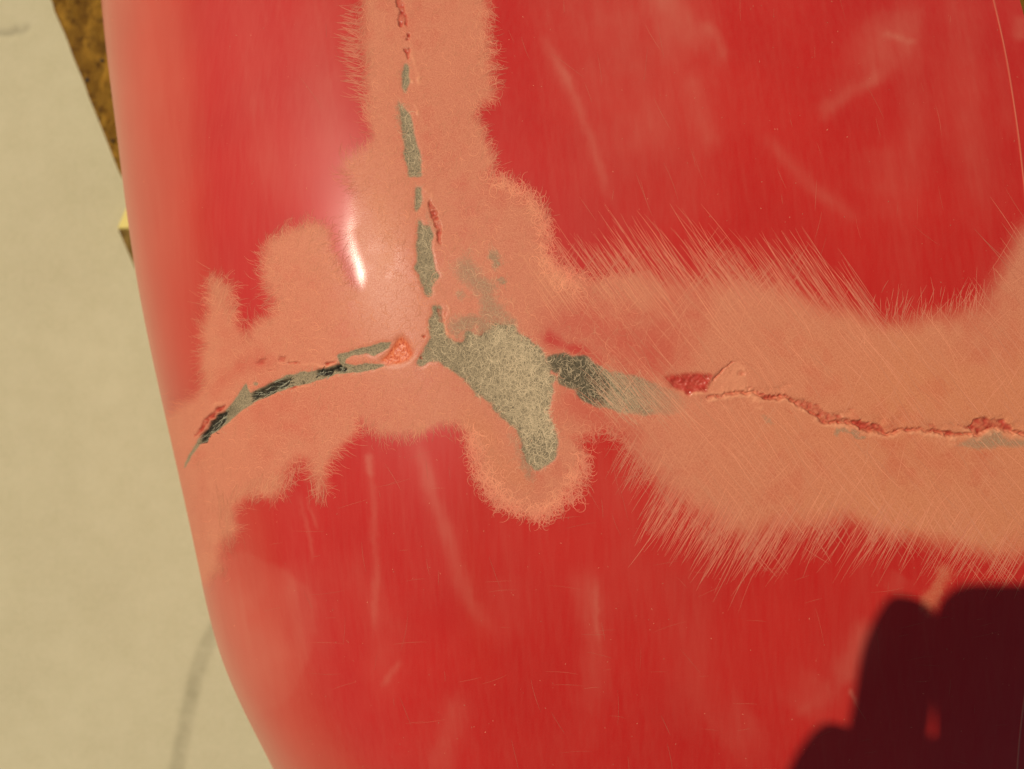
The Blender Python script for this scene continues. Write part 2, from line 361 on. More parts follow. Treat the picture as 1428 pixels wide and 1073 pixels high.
for pts, w, k in ((z8((250,310),(268,380),(280,460),(288,535)), 2.3, .6), (z8((232,490),(240,520)), 3, .5), (z8((248,645),(268,690),(272,720)), 1.8, .6), (z9((232,125),(255,165),(268,205)), 2.6, .5),
                  (z9((335,880),(340,940),(360,1000),(400,1030)), 2.0, .6), (z9((345,830),(375,860),(380,920)), 1.4, .35), (z6((500,375),(545,405),(570,440),(525,495)), 4.0, .55), (z6((560,510),(600,530),(630,500)), 3.0, .4),
                  (z6((140,390),(230,385),(330,395),(470,360)), 1.6, .45), (z6((590,440),(690,425),(830,408)), 1.6, .4), (z6((1020,640),(1110,668),(1200,690),(1310,705),(1428,715)), 2.4, .5),
                  (z6((1275,585),(1290,640),(1300,690)), 2.4, .45), (z7((0,382),(120,388),(240,405),(390,368),(480,400),(570,422),(720,430),(870,432),(1010,428),(1120,402),(1240,374),(1330,392),(1428,418),(1560,425)), 2.4, .6),
                  (z7((860,330),(920,370),(1000,410)), 3, .45), (z7((1290,440),(1380,430)), 4, .35), (z7((750,485),(830,500)), 4, .35), (z4((280,610),(340,560),(400,550)), 2.4, .3), (z4((870,262),(966,240)), 1.6, .45),
                  (z5((0,400),(120,412),(220,408),(330,432),(430,395)), 1.6, .5), (z5((60,600),(130,580),(180,552)), 1.8, .4), (z5((790,375),(850,285),(905,215)), 1.3, .4), (z5((840,412),(930,408),(1000,385)), 1.6, .3),
                  (z5((950,182),(1010,235)), 1.5, .3), (za((1080,395),(1190,440),(1330,425),(1370,440)), 1.6, .55), (za((330,408),(365,425)), 2.0, .5)):
    lip = np.maximum(lip, stroke(pts, w, k, .55))
lip = np.maximum(lip, stroke([(x, y + 5.5) for x, y in CR], 2.6, .6, .9, taper=False))  # sunlit lower wall of the crack, painted as a pale line
lip *= np.clip(.15 + 1.5 * vnoise(9, 9, 33) * (.4 + vnoise(3, 3, 34)), 0, 1.2)
chip = poly(z5((775,380),(850,290),(920,200),(960,178),(1010,240),(1045,310),(1010,370),(930,405),(840,412)), .2, 1)
chip_hard = chip > .5
lam[chip_hard] *= .05
flake = poly(z6((150,385),(220,250),(290,190),(400,150),(470,190),(480,260),(500,350),(580,430),(520,500),(430,420),(330,395)), .2)
lip = np.maximum(lip, flake * (.12 + .35 * vnoise(12, 9, 35) * np.clip((GX - 985) / 60, .3, 1)))
# chalk, rubbed streaks and some painted sheen on the gelcoat
haze = np.zeros_like(lam)
for pts, w, k in (([(190, -120), (205, 120), (235, 330), (250, 420)], 34, .19), ([(240, 0), (270, 300)], 20, .12), ([(330, -100), (350, 120), (390, 300)], 26, .13), ([(440, -60), (450, 120), (455, 280)], 34, .16),  # last stroke paints sun sheen along with the chalk
                  ([(750, 40), (790, 110), (822, 190), (845, 260), (862, 300)], 6, .26), ([(752, 45), (800, 130)], 10, .12), ([(980, 30), (1003, 55), (1014, 88)], 7, .26), ([(900, -60), (960, 30), (990, 70)], 30, .2),
                  ([(960, 90), (975, 160), (1000, 220)], 16, .18), ([(850, -40), (880, 140), (900, 260)], 55, .16), ([(1180, 90), (1230, 40), (1280, 40)], 26, .12), ([(1140, 168), (1185, 128), (1245, 98)], 9, .24),
                  ([(1200, 100), (1250, 70)], 20, .10), ([(1228, 46), (1260, 55), (1282, 60)], 4, .22), ([(1060, 185), (1130, 258), (1205, 312)], 9, .2), ([(1265, -60), (1275, 150), (1265, 330)], 16, .16),
                  ([(1330, -60), (1350, 150), (1375, 330)], 26, .17), ([(1225, 200), (1225, 280)], 26, .12), ([(1390, 60), (1410, 200)], 8, .1), ([(1424, 20), (1421, 60)], 9, .35),
                  ([(515, 600), (520, 700), (526, 800), (520, 900)], 5, .24), ([(513, 630), (518, 668)], 5, .38), ([(575, 600), (600, 680), (628, 760), (652, 835), (690, 890)], 9, .24), ([(583, 620), (606, 690)], 9, .14),
                  ([(812, 780), (828, 880), (822, 1000)], 14, .16), ([(830, 800), (834, 900)], 3, .18), ([(700, 800), (720, 900)], 30, .07), ([(640, 960), (628, 1030), (610, 1090)], 16, .15),
                  ([(480, 760), (540, 880), (520, 1000)], 26, .12), ([(560, 920), (530, 960)], 4, .2), ([(400, 780), (430, 860), (400, 940), (370, 985)], 34, .2), ([(330, 800), (345, 900), (380, 990)], 24, .24),
                  ([(415, 680), (430, 740), (437, 790)], 3, .22), ([(425, 690), (445, 740)], 2, .2), ([(1170, 960), (1195, 900), (1215, 860)], 18, .2), ([(1110, 1000), (1150, 940)], 30, .14), ([(1000, 1040), (1060, 1000)], 40, .13),
                  ([(1182, 960), (1196, 985)], 3, .4), ([(860, 620), (870, 760), (865, 900)], 30, .07), ([(930, 760), (970, 920), (960, 1040)], 34, .1), ([(1240, 830), (1262, 800)], 16, .15)):
    haze = haze + stroke(pts, w * 1.15, k, .35)
for pts, k, sf in (([(880, -60), (930, -10), (978, 28), (1003, 53), (1015, 88), (1003, 96), (990, 72), (962, 62), (950, 110), (915, 60)], .15, 2),
                   ([(1140, 170), (1188, 127), (1246, 98), (1275, 62), (1288, 15), (1230, 12), (1178, 60), (1160, 120)], .15, 2),
                   ([(1212, 850), (1200, 930), (1150, 985), (1095, 1010), (1165, 930)], .13, 2), ([(640, 960), (648, 1010), (600, 1090), (612, 1020)], .12, 3),
                   ([(790, 800), (838, 790), (850, 900), (842, 1040), (800, 1060), (812, 900)], .08, 4), ([(1060, 180), (1140, 262), (1215, 318), (1150, 290), (1090, 230)], .12, 2),
                   ([(1230, 190), (1262, 180), (1258, 300), (1205, 300), (1228, 240)], .10, 4), ([(560, 600), (590, 610), (640, 780), (690, 890), (640, 830), (600, 720)], .10, 3)):
    haze += (poly(pts, 1.0, sf + 1) * .35 + poly(pts, 1.4, sf + 9) * .45) * k
haze += poly([(290, 790), (330, 770), (400, 790), (442, 840), (444, 880), (425, 935), (395, 985), (350, 1000), (300, 900)], .9, 3) * .15
haze += poly([(700, -130), (930, -130), (990, 60), (1012, 88), (990, 150), (1010, 300), (900, 330), (800, 330)], 1.2, 14) * .07
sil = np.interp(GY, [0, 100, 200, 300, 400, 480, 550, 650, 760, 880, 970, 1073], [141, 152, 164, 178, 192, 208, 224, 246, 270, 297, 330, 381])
haze += .36 * np.exp(-np.clip(GX - sil, 0, None) / 13) + .05 * np.exp(-np.clip(GX - sil, 0, None) / 90)  # pale rim along the outline: grazing sheen painted in, together with dust
lean = (np.arange(RW)[None, :] + (np.arange(RH)[:, None] * -.17).astype(int)) % RW
streak = lambda cx, cy, sd: np.take_along_axis(vnoise(cx, cy, sd), lean, 1)
haze *= .5 + .35 * streak(7, 110, 41) + .55 * vnoise(45, 60, 42) * (.5 + vnoise(18, 24, 45))
haze += .07 * np.clip(streak(5, 120, 43) - .45, 0, 1) + .10 * np.clip(vnoise(60, 130, 44) - .5, 0, 1)
haze = np.clip(haze * .86, 0, .8)
# relief in metres along the normal
disp = -.00012 * blur(S0, 8) - .00030 * blur(lam * (lam_id > 0), 2) - .0011 * blur(dark_core, 1) - .00055 * raw + .00022 * lip * (.4 + 1.2 * vnoise(3, 3, 55)) - .0005 * blur(chip, 3)
disp -= .00045 * blur(flake, 1) * np.clip(1 - (GX - 985) / 75, .15, 1)
disp += 0 + .00006 * (vnoise(70, 70, 51) - .5) + (.00010 * (vnoise(5, 5, 52) - .5) + .00008 * (vnoise(2.5, 2.5, 53) - .5)) * np.clip(blur(raw + flake + chip, 1), 0, 1)
terr = stroke([(x, y - 7) for x, y in CR], 9, 1, 1.2, taper=False)
disp -= .0006 * groove + .00030 * terr * np.clip(vnoise(14, 8, 82) * 2.2 - .6, 0, 1) * (GX > 1040)
disp += .00010 * (vnoise(3, 3, 54) - .5) * np.clip(dark_core, 0, 1)

# ------------------------------------------------------------------ shell meshes
mat_shell = shell_material('sanded_red_gelcoat')
fair = empty('fairing_shell', (0, .02, .06))
tag(fair, 'red fibreglass fairing shell with sanded salmon bands around a branching crack', 'fairing')
STEP = .00027
left = [0.0]
while left[-1] > -.172:
    th = left[-1] / RLEFT; left.append(left[-1] - STEP / max(.28, math.cos(th * 1.28) if abs(th * 1.28) < 1.5 else .28))
while left[-1] > SQ: left.append(max(SQ, left[-1] - .004))
left += [SQ - d for d in (.02, .05, .08)]
left = np.array(left[::-1])
NR = int(.182 / STEP); right_u = np.linspace(0, 1, NR + 1)[1:]
rows = np.r_[np.linspace(-.225, -.147, 20)[:-1], np.arange(-.147, .147, STEP), np.linspace(.147, .25, 18)]
yy = rows[:, None]
sm = np.concatenate([np.repeat(left[None], len(rows), 0), right_u[None] * edge_s(yy)], 1)
ym = np.repeat(yy, sm.shape[1], 1)
P = surf(sm, ym); Nn = normal(sm, ym)
# stand the flank on the timber: last columns reach down to the same level
base_z = .0605
for c, t in ((0, 1.0), (1, .66), (2, .33)):
    z0 = P[:, 3, 2]; P[:, c, 2] = z0 + (base_z - z0) * t
    P[:, c, 0] = P[:, 3, 0] + .02 * t
Nn[:, :3] = np.array([-.985, 0, .0]); 
# close the nose beyond y = -0.16
f = np.clip((-.158 - rows) / .072, 0, .985); k = np.sqrt(1 - f * f)
cx = ridge_x(rows) + .03
P[:, :, 0] = cx[:, None] + (P[:, :, 0] - cx[:, None]) * k[:, None]
P[:, :, 2] = base_z + (P[:, :, 2] - base_z) * k[:, None]
u, v = to_px(P)
# hidden part of the flank: keep the value at the outline
sj = np.argmin(np.where(sm > -.19, u, 1e9), axis=1)
cols = np.arange(sm.shape[1])
hid = cols[None, :] < sj[:, None]
u = np.where(hid, np.take_along_axis(u, sj[:, None], 1), u); v = np.where(hid, np.take_along_axis(v, sj[:, None], 1), v)
def sample(a, u, v):
    x = np.clip(u + M, 0, RW - 1.001); y = np.clip(v + M, 0, RH - 1.001); ix = x.astype(int); iy = y.astype(int); fx = x - ix; fy = y - iy
    return (a[iy, ix] * (1 - fx) + a[iy, ix + 1] * fx) * (1 - fy) + (a[iy + 1, ix] * (1 - fx) + a[iy + 1, ix + 1] * fx) * fy
inside = (u > -M) & (u < PW + M) & (v > -M) & (v < PH + M)
D = sample(disp, u, v) * (~hid)
# moulded line beside the right-hand trim edge
dist_edge = edge_s(ym) - sm
crease = np.exp(-((dist_edge - .0092) / .00019) ** 2)
P = P + Nn * (D + .00010 * crease)[..., None]
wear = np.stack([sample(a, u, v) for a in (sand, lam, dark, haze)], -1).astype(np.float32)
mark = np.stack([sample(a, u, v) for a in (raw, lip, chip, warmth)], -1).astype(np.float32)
mark[..., 1] = np.maximum(mark[..., 1], crease * .5)
lab = np.zeros((RH, RW), np.int8)                     # part of each spot: 0 gelcoat, 1 sanded, 2.. islands
lab[blur(S0, 4) > .5] = 1
lab[lam_id > 0] = 1 + lam_id[lam_id > 0]
NL = 1 + len(LAM)
lab[dark_core > .5] = NL + 1; lab[chip_hard] = NL + 2; lab[flake > .5] = NL + 3
li = lab[np.clip((v + M).round().astype(int), 0, RH - 1), np.clip((u + M).round().astype(int), 0, RW - 1)]
li[hid] = np.where(li[hid] > 1, 1, li[hid])
# vertex normals of the whole skin, so that the parts join without a seam
dPs = np.gradient(P, axis=1); dPy = np.gradient(P, axis=0)
VN = np.cross(dPs, dPy); VN /= np.linalg.norm(VN, axis=-1, keepdims=True) + 1e-12
nr, nc = sm.shape
idx = np.arange(nr * nc).reshape(nr, nc)
quads = np.stack([idx[:-1, :-1], idx[:-1, 1:], idx[1:, 1:], idx[1:, :-1]], -1).reshape(-1, 4)
ql = li[:-1, :-1].reshape(-1)
Pf, Vf = P.reshape(-1, 3).astype(np.float32), VN.reshape(-1, 3).astype(np.float32)
Wf, Mf = wear.reshape(-1, 4), mark.reshape(-1, 4)
base = np.array(fair.location, np.float32)
names = {0: ('gelcoat', 'glossy red gelcoat with chalky rub marks'), 1: ('sanded_band', 'matt salmon band sanded along the crack')}
for i, nm in enumerate(LAM): names[2 + i] = ('laminate_patch', None)
names[NL + 1] = ('crack', 'dark open crack with torn black fibres'); names[NL + 2] = ('chip', 'orange red chipped spot beside the crack'); names[NL + 3] = ('hollow', 'shallow chipped hollow on the upper crack edge')
for L in range(NL + 4):
    q = quads[ql == L]
    if not len(q): continue
    used, inv = np.unique(q, return_inverse=True)
    me = np_mesh(names[L][0], Pf[used] - base, quads=inv.reshape(-1, 4))
    attr4(me, 'wear', Wf[used]); attr4(me, 'mark', Mf[used])
    me.normals_split_custom_set_from_vertices(Vf[used])
    o = link(names[L][0], me, mat_shell, fair)
    if names[L][1]: o['label'] = names[L][1]
# thickness of the laminate along the trim edge, and the bulkhead closing the far end
ey = np.linspace(-.16, .25, 120); Pe = surf(edge_s(ey), ey); Ne = normal(edge_s(ey), ey)
strip = np.concatenate([Pe + Ne * .00001, Pe + np.array([.0006, 0, -.0012]), Pe + np.array([.0002, 0, -.0034]), Pe + np.array([-.03, 0, -.010])])
n = len(ey); fs = []
for a in range(3):
    for i in range(n - 1): fs.append((a * n + i, (a + 1) * n + i, (a + 1) * n + i + 1, a * n + i + 1))
mat_edge = flat_mat('cut_laminate_edge', (.10, .06, .03), (.22, .10, .05), 600, .7)
link('trim_edge', np_mesh('trim_edge', strip - base, quads=np.array(fs)), mat_edge, fair)
top = P[-1, ::8]; bot = top.copy(); bot[:, 2] = base_z
wall = np.concatenate([top, bot]); n = len(top)
fs = [(i, i + 1, n + i + 1, n + i) for i in range(n - 1)]
mat_in = flat_mat('bare_laminate', (.16, .14, .09), (.28, .24, .15), 200, .8)
link('bulkhead', np_mesh('bulkhead', wall - base, quads=np.array(fs), smooth=False), mat_in, fair)

# ------------------------------------------------------------------ sanding scratches: fine ribbons lying on the skin
keep_out = np.clip(stroke([(492, 290), (505, 350), (518, 400)], 22, .6, 0, taper=False) + blur(np.clip(raw * .9 + lip * .8 + (dark_core > .3) + chip + flake * .9 + (lam_id == 7) * .6, 0, 1), 1), 0, 1)
rib_v, rib_f, rib_c = [], [], []; rib_n = [0]
def ribbons(px, py, width, color, free=False):
    """px, py: (n, t) polylines in the photograph's measure; width in metres (n,1); color (n,3)"""
    n, t = px.shape
    s, y = from_px(px.ravel(), py.ravel()); p = surf(s, y); nn = normal(s, y); uu, vv = px.ravel(), py.ravel()
    p = p + nn * (sample(disp, uu, vv) + .00004)[:, None]
    p = p.reshape(n, t, 3); nn = nn.reshape(n, t, 3)
    tg = np.gradient(p, axis=1); sd_ = np.cross(nn, tg); sd_ /= np.linalg.norm(sd_, axis=-1, keepdims=True) + 1e-12
    tp = np.sin(np.linspace(.12, math.pi - .12, t)) ** .6
    clear = np.clip(1 - sample(keep_out, uu, vv) * 2.2, 0, 1).reshape(n, t)
    if free: clear = np.ones((n, t))
    w = width[:, :, None] * (tp[None] * clear)[:, :, None] * .5
    V = np.stack([p - sd_ * w, p + sd_ * w], 2)                      # n, t, 2, 3
    ids = np.arange(n * t * 2).reshape(n, t, 2) + rib_n[0]
    F = np.stack([ids[:, :-1, 0], ids[:, :-1, 1], ids[:, 1:, 1], ids[:, 1:, 0]], -1).reshape(-1, 4)
    rib_v.append(V.reshape(-1, 3)); rib_f.append(F); rib_n[0] += n * t * 2
    rib_c.append(np.repeat(np.concatenate([color, np.ones((n, 1))], 1), t * 2, 0))
def flush(name, label):
    me = np_mesh(name, np.concatenate(rib_v) - base, quads=np.concatenate(rib_f)); attr4(me, 'tint', np.concatenate(rib_c))
    o = link(name, me, mat_scr, fair); o['kind'] = 'stuff'; o['label'] = label
    rib_v.clear(); rib_f.clear(); rib_c.clear(); rib_n[0] = 0
Nm = Nodes('scratched_dust'); at = Nm.n('ShaderNodeAttribute', attribute_name='tint'); mat_scr = Nm.out(at.outputs['Color'], .75, None, .25)

def pick(prob, n):
    """n random spots of the photograph drawn with the given density map"""
    pm = prob[M:-M, M:-M].astype(np.float64); c = np.cumsum(pm.ravel()); r = rng.random(n) * c[-1]; i = np.searchsorted(c, r)
    return (i % PW) + rng.random(n), (i // PW) + rng.random(n)
visible = (GX > sil + 8).astype(np.float32)
edge_band = np.clip(4 * S_tight * (1 - S_tight), 0, 1)
outside = np.clip(blur(S0, 6), 0, 1)
orb = (1 - np.clip((GX - 860) / 60, 0, 1)) * visible
lam_only = np.clip(blur(lam, 3), 0, 1)
lam_tint = 1.0
def tint_at(cx, cy, gain):
    s_, l_ = sample(sand, cx, cy)[:, None], sample(lam, cx, cy)[:, None]
    onred = np.array([[.60, .17, .105]]); onsand = np.array([[.70, .265, .150]]); onlam = np.array([[.60, .455, .285]])
    base_c = onred * (1 - s_) + onsand * s_; l_ = l_ * lam_tint; base_c = base_c * (1 - l_) + onlam * l_
    return np.clip(base_c * gain[:, None], 0, .92)
def curls(prob, n, rmin, rmax, smin, smax, wmm, g0, g1):
    cx, cy = pick(prob, n); r = rng.uniform(rmin, rmax, n); a0 = rng.uniform(0, 6.283, n); sp = rng.uniform(smin, smax, n) * rng.choice([-1, 1], n)
    t = np.linspace(0, 1, 12)[None]; ang = a0[:, None] + sp[:, None] * t
    drift = rng.uniform(-3, 3, (2, n)); ecc = rng.uniform(.65, 1.1, n)
    # the ring passes through the chosen spot
    ox, oy = cx - r * np.cos(a0 + sp * .5), cy - r * np.sin(a0 + sp * .5)
    px = ox[:, None] + r[:, None] * np.cos(ang) * ecc[:, None] + drift[0][:, None] * t; py = oy[:, None] + r[:, None] * np.sin(ang) + drift[1][:, None] * t
    ribbons(px, py, rng.uniform(.6, 1.3, (n, 1)) * wmm * 1e-3, tint_at(cx, cy, rng.uniform(g0, g1, n)))
Sg = blur(S0, 8); ggy, ggx = np.gradient(Sg); turn = (vnoise(70, 70, 91) - .5) * 2.4; bend = (vnoise(110, 110, 92) - .5) * 5
def hairs(prob, n, lmin, lmax, wmm, g0, g1):
    cx, cy = pick(prob, n); a = np.arctan2(-sample(ggy, cx, cy), -sample(ggx, cx, cy)) + sample(turn, cx, cy) + rng.normal(0, .35, n)
    L = rng.uniform(lmin, lmax, n); t = np.linspace(0, 1, 9)[None]; k = sample(bend, cx, cy) + rng.normal(0, .5, n)
    ang = a[:, None] + k[:, None] * (t - .4); st = L[:, None] / 8
    px = cx[:, None] + np.cumsum(np.cos(ang) * st, 1) - np.cos(a)[:, None] * L[:, None] * .45; py = cy[:, None] + np.cumsum(np.sin(ang) * st, 1) - np.sin(a)[:, None] * L[:, None] * .45
    ribbons(px, py, rng.uniform(.6, 1.3, (n, 1)) * wmm * 1e-3, tint_at(cx, cy, rng.uniform(g0, g1, n)))
hairs(edge_band * orb, 2300, 8, 24, .105, .76, 1.10)
hairs(np.clip(blur(S0, 12) * 2, 0, 1) * (1 - S_tight) * orb, 700, 10, 22, .10, .85, 1.1)
curls(edge_band * orb * (.2 + .8 * np.clip((GX - 600) / 60, 0, 1)), 800, 5, 11, .8, 3.2, .12, .9, 1.2)
lobe = stroke([(655, 610), (672, 660), (700, 700), (750, 718), (800, 690), (812, 640)], 10, 1, 0, taper=False) + stroke([(690, 250), (735, 270), (760, 310), (765, 370), (800, 395)], 9, .8, 0, taper=False)
curls(lobe, 900, 6, 10, 1.5, 5.5, .15, 1.0, 1.3)
curls(S_tight * orb * (1 - lam_only), 3000, 5, 10, .8, 3.4, .11, .78, 1.16)
curls(lam_only * orb, 1900, 4, 9, .8, 3., .085, .65, 1.1)
curls(blur(lam * (lam_id == 5), 2) * (stroke([(690, 400), (715, 480), (735, 560), (750, 590)], 40, 1, 0, taper=False) + .12), 1500, 4, 9, .8, 4., .085, .85, 1.32)
curls(blur(lam * (lam_id == 6), 2), 120, 4, 9, .6, 2., .08, .45, .8)
flush('sanding_swirls', 'fine pale curls left by an orbital sander')
lam_tint = .55
def lines(prob, n, angle, spread, lmin, lmax, wmm, g0, g1, bundle=1):
    cx, cy = pick(prob, max(1, n // bundle)); cx = np.repeat(cx, bundle) + rng.normal(0, 7 if bundle > 1 else 0, len(cx) * bundle); cy = np.repeat(cy, bundle) + rng.normal(0, 9 if bundle > 1 else 0, len(cy) * bundle)
    n = len(cx); a = np.radians(angle + rng.normal(0, spread, n)); L = rng.uniform(lmin, lmax, n); t = np.linspace(-.5, .5, 8)[None]; cv = rng.uniform(-.035, .035, n)
    px = cx[:, None] + np.cos(a)[:, None] * L[:, None] * t - np.sin(a)[:, None] * L[:, None] * cv[:, None] * (t * t * 4 - 1)
    py = cy[:, None] + np.sin(a)[:, None] * L[:, None] * t + np.cos(a)[:, None] * L[:, None] * cv[:, None] * (t * t * 4 - 1)
    ribbons(px, py, rng.uniform(.6, 1.3, (n, 1)) * wmm * 1e-3, tint_at(cx, cy, rng.uniform(g0, g1, n)))
up_edge = stroke([(780, 385), (900, 380), (1000, 385), (1100, 395), (1190, 430)], 22, 1, 0, taper=False)
up_far = stroke([(880, 350), (960, 365), (1080, 372), (1160, 405)], 20, 1, 0, taper=False)
lo_edge = stroke([(880, 635), (930, 700), (1000, 738), (1050, 755), (1150, 735), (1250, 745), (1428, 780)], 20, 1, 0, taper=False)
lo_far = stroke([(930, 720), (1000, 755), (1060, 770)], 18, 1, 0, taper=False)
rt = np.clip((GX - 800) / 120, 0, 1) * S_wide
lines(up_edge, 420, 54, 2.5, 40, 120, .13, .85, 1.10, 4)
lines(up_far, 90, 55, 2.5, 60, 130, .15, .9, 1.15, 3)
lines(up_edge, 100, -52, 7, 25, 70, .12, .85, 1.05, 3)
lines(lo_edge, 520, -60, 4, 35, 100, .13, .85, 1.10, 4)
lines(lo_far, 120, -60, 3, 40, 100, .15, .9, 1.12, 3)
lines(lo_edge, 110, 52, 6, 30, 70, .12, .85, 1.05, 3)
lines(rt, 760, 52, 6, 30, 110, .12, .74, 1.08)
lines(rt, 240, -56, 10, 25, 80, .12, .84, 1.04)
lines(stroke([(840, 520), (880, 545), (960, 560)], 24, 1, 0), 80, 48, 4, 40, 110, .12, .8, 1.0, 2)
lines(stroke([(1240, 440), (1330, 425), (1390, 400)], 16, 1, 0, taper=False), 120, -82, 10, 14, 40, .14, .85, 1.0, 2)
lines(stroke([(490, 20), (490, 95), (508, 140)], 9, 1, 0, taper=False), 150, 12, 10, 14, 34, .18, .85, 1.05)
lines(stroke([(300, 395), (320, 430)], 9, 1, 0, taper=False) + stroke([(330, 690), (400, 665)], 10, 1, 0, taper=False), 160, -70, 14, 12, 30, .18, .8, 1.0)
lines(stroke([(310, 700), (315, 760)], 10, 1, 0, taper=False) + stroke([(440, 670), (450, 700)], 8, 1, 0), 110, 80, 10, 12, 34, .17, .85, 1.0)
lines((1 - S_wide) * visible * (GX > 420), 90, 80, 14, 10, 60, .07, .70, .88)
lines((1 - S_wide) * visible * (GY > 560), 90, -8, 9, 10, 50, .06, .70, .88)
# torn fibres lying in the open crack
n = 150; cx, cy = pick(blur((dark_core > .5).astype(np.float32), 1), n); a = np.radians(-30 + rng.normal(0, 22, n) - np.clip((340 - cx) * .25, 0, 20)); L = rng.uniform(5, 20, n); t = np.linspace(-.5, .5, 6)[None]; b = rng.uniform(-2, 2, n)[:, None] * (t * t * 4 - 1)
fc = rng.choice([0, 0, 1], n)[:, None]
ribbons(cx[:, None] + np.cos(a)[:, None] * L[:, None] * t, cy[:, None] + np.sin(a)[:, None] * L[:, None] * t + b, rng.uniform(.12, .30, (n, 1)) * 1e-3, fc * np.array([[.30, .28, .20]]) + (1 - fc) * np.array([[.02, .016, .012]]), True)
# grit specks
n = 480; cx, cy = pick((1 - S_wide * .6) * visible, n); a = rng.uniform(0, 3.14, n); L = rng.uniform(.8, 3.0, n); t = np.linspace(-.5, .5, 3)[None]
ribbons(cx[:, None] + np.cos(a)[:, None] * L[:, None] * t, cy[:, None] + np.sin(a)[:, None] * L[:, None] * t, rng.uniform(.07, .28, (n, 1)) * 1e-3, tint_at(cx, cy, rng.uniform(.7, 1.2, n)))
flush('sanding_scratches', 'straight pale scratches left by coarse sandpaper')

# ------------------------------------------------------------------ concrete
def gpt(px, py, z):                                    # place on the level z that the photograph shows at (px, py)
    d = (ZC - z) / KF; return ((px - PW / 2) * d, (PH / 2 - py) * d)
gx = np.unique(np.r_[np.linspace(-8, -.45, 24), np.arange(-.42, -.08, .0022), np.linspace(-.08, 8, 30)]); gy = np.unique(np.r_[np.linspace(-8, -.36, 24), np.arange(-.34, .30, .0022), np.linspace(.3, 8, 24)])
Xg, Yg = np.meshgrid(gx, gy); Zg = np.zeros_like(Xg)
def gdist(pts):
    p = np.array([gpt(a, b, 0) for a, b in pts]); best = np.full(Xg.shape, 9.)
    for a, b in zip(p[:-1], p[1:]):
        d = b - a; q = np.clip(((Xg - a[0]) * d[0] + (Yg - a[1]) * d[1]) / (d @ d), 0, 1); best = np.minimum(best, np.hypot(Xg - a[0] - q * d[0], Yg - a[1] - q * d[1]))
    return best
curved_band = np.exp(-(gdist([(330, 820), (298, 882), (286, 905), (273, 944), (265, 979), (256, 1022), (247, 1070), (236, 1130), (232, 1200)]) / .0052) ** 4) * .62  # curved band where the slab is coloured darker
crk = np.exp(-(gdist([(-40, 40), (-10, 46), (10, 47), (18, 46), (23, 41)]) / .0018) ** 2) + .8 * np.exp(-(gdist([(28, 45), (34, 43), (39, 38)]) / .0018) ** 2)
Zg -= .0012 * crk
idg = np.arange(Xg.size).reshape(Xg.shape); fq = np.stack([idg[:-1, :-1], idg[:-1, 1:], idg[1:, 1:], idg[1:, :-1]], -1).reshape(-1, 4)
me = np_mesh('concrete_ground', np.stack([Xg, Yg, Zg], -1).reshape(-1, 3), quads=fq); attr4(me, 'curved_band', np.stack([curved_band, crk, 0 * crk, 0 * crk], -1).reshape(-1, 4))
N = Nodes('pale_concrete'); st, ck, _, _ = N.sep('curved_band'); co = N.coord()
n1, n2, n3 = N.noise(9, 4, .6, co), N.noise(60, 4, .6, co), N.noise(330, 4, .75, co)
c = N.mix(N.ramp(n1, .3, .7), (.485, .428, .272), (.560, .500, .325)); c = N.mix(N.math('MULTIPLY', N.ramp(n2, .35, .7), .45), c, (.44, .392, .23)); c = N.mix(N.math('MULTIPLY', N.ramp(n3, .35, .65), .45), c, (.60, .52, .34))
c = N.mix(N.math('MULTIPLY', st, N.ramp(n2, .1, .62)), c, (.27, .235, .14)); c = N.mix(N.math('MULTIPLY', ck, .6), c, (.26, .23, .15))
g = link('concrete_ground', me, N.out(c, .85, N.bump(n3, .0004, .6), .3)); tag(g, kind='structure', label='pale sunlit concrete slab with a dark curved band')

# ------------------------------------------------------------------ timber under the shell
def wood_mat(name, c1, c2, c3):
    N = Nodes(name); co = N.coord((1, .35, 1)); a, b, f = N.noise(45, 5, .65, co, 1.2), N.noise(130, 4, .6, N.coord(), .6), N.noise(500, 3, .6, co)
    c = N.mix(N.ramp(a, .38, .62), c1, c2); c = N.mix(N.ramp(b, .50, .64), c, c3); c = N.mix(N.math('MULTIPLY', N.ramp(N.noise(75, 4, .6, N.coord((1, .6, 1)), .8), .55, .68), .7), c, tuple(min(1, k * 1.9) for k in c2)); c = N.mix(.25, c, N.mix(f, c1, c2))
    return N.out(c, .8, N.bump(N.math('ADD', b, f), .0015, .7), .1)
mat_wood = wood_mat('weathered_brown_timber', (.13, .058, .006), (.23, .118, .014), (.05, .018, .003))
board = empty('timber_board', (0, .2, 0)); tag(board, 'weathered brown timber board on the concrete underneath the red shell', 'board')
BT = .060
a = Vector((*gpt(68, 0, BT), 0)); b = Vector((*gpt(171, 258, BT), 0)); dr = (b - a).normalized(); nrm = Vector((-dr.y, dr.x, 0))   # nrm points to +x side
if nrm.x < 0: nrm = -nrm
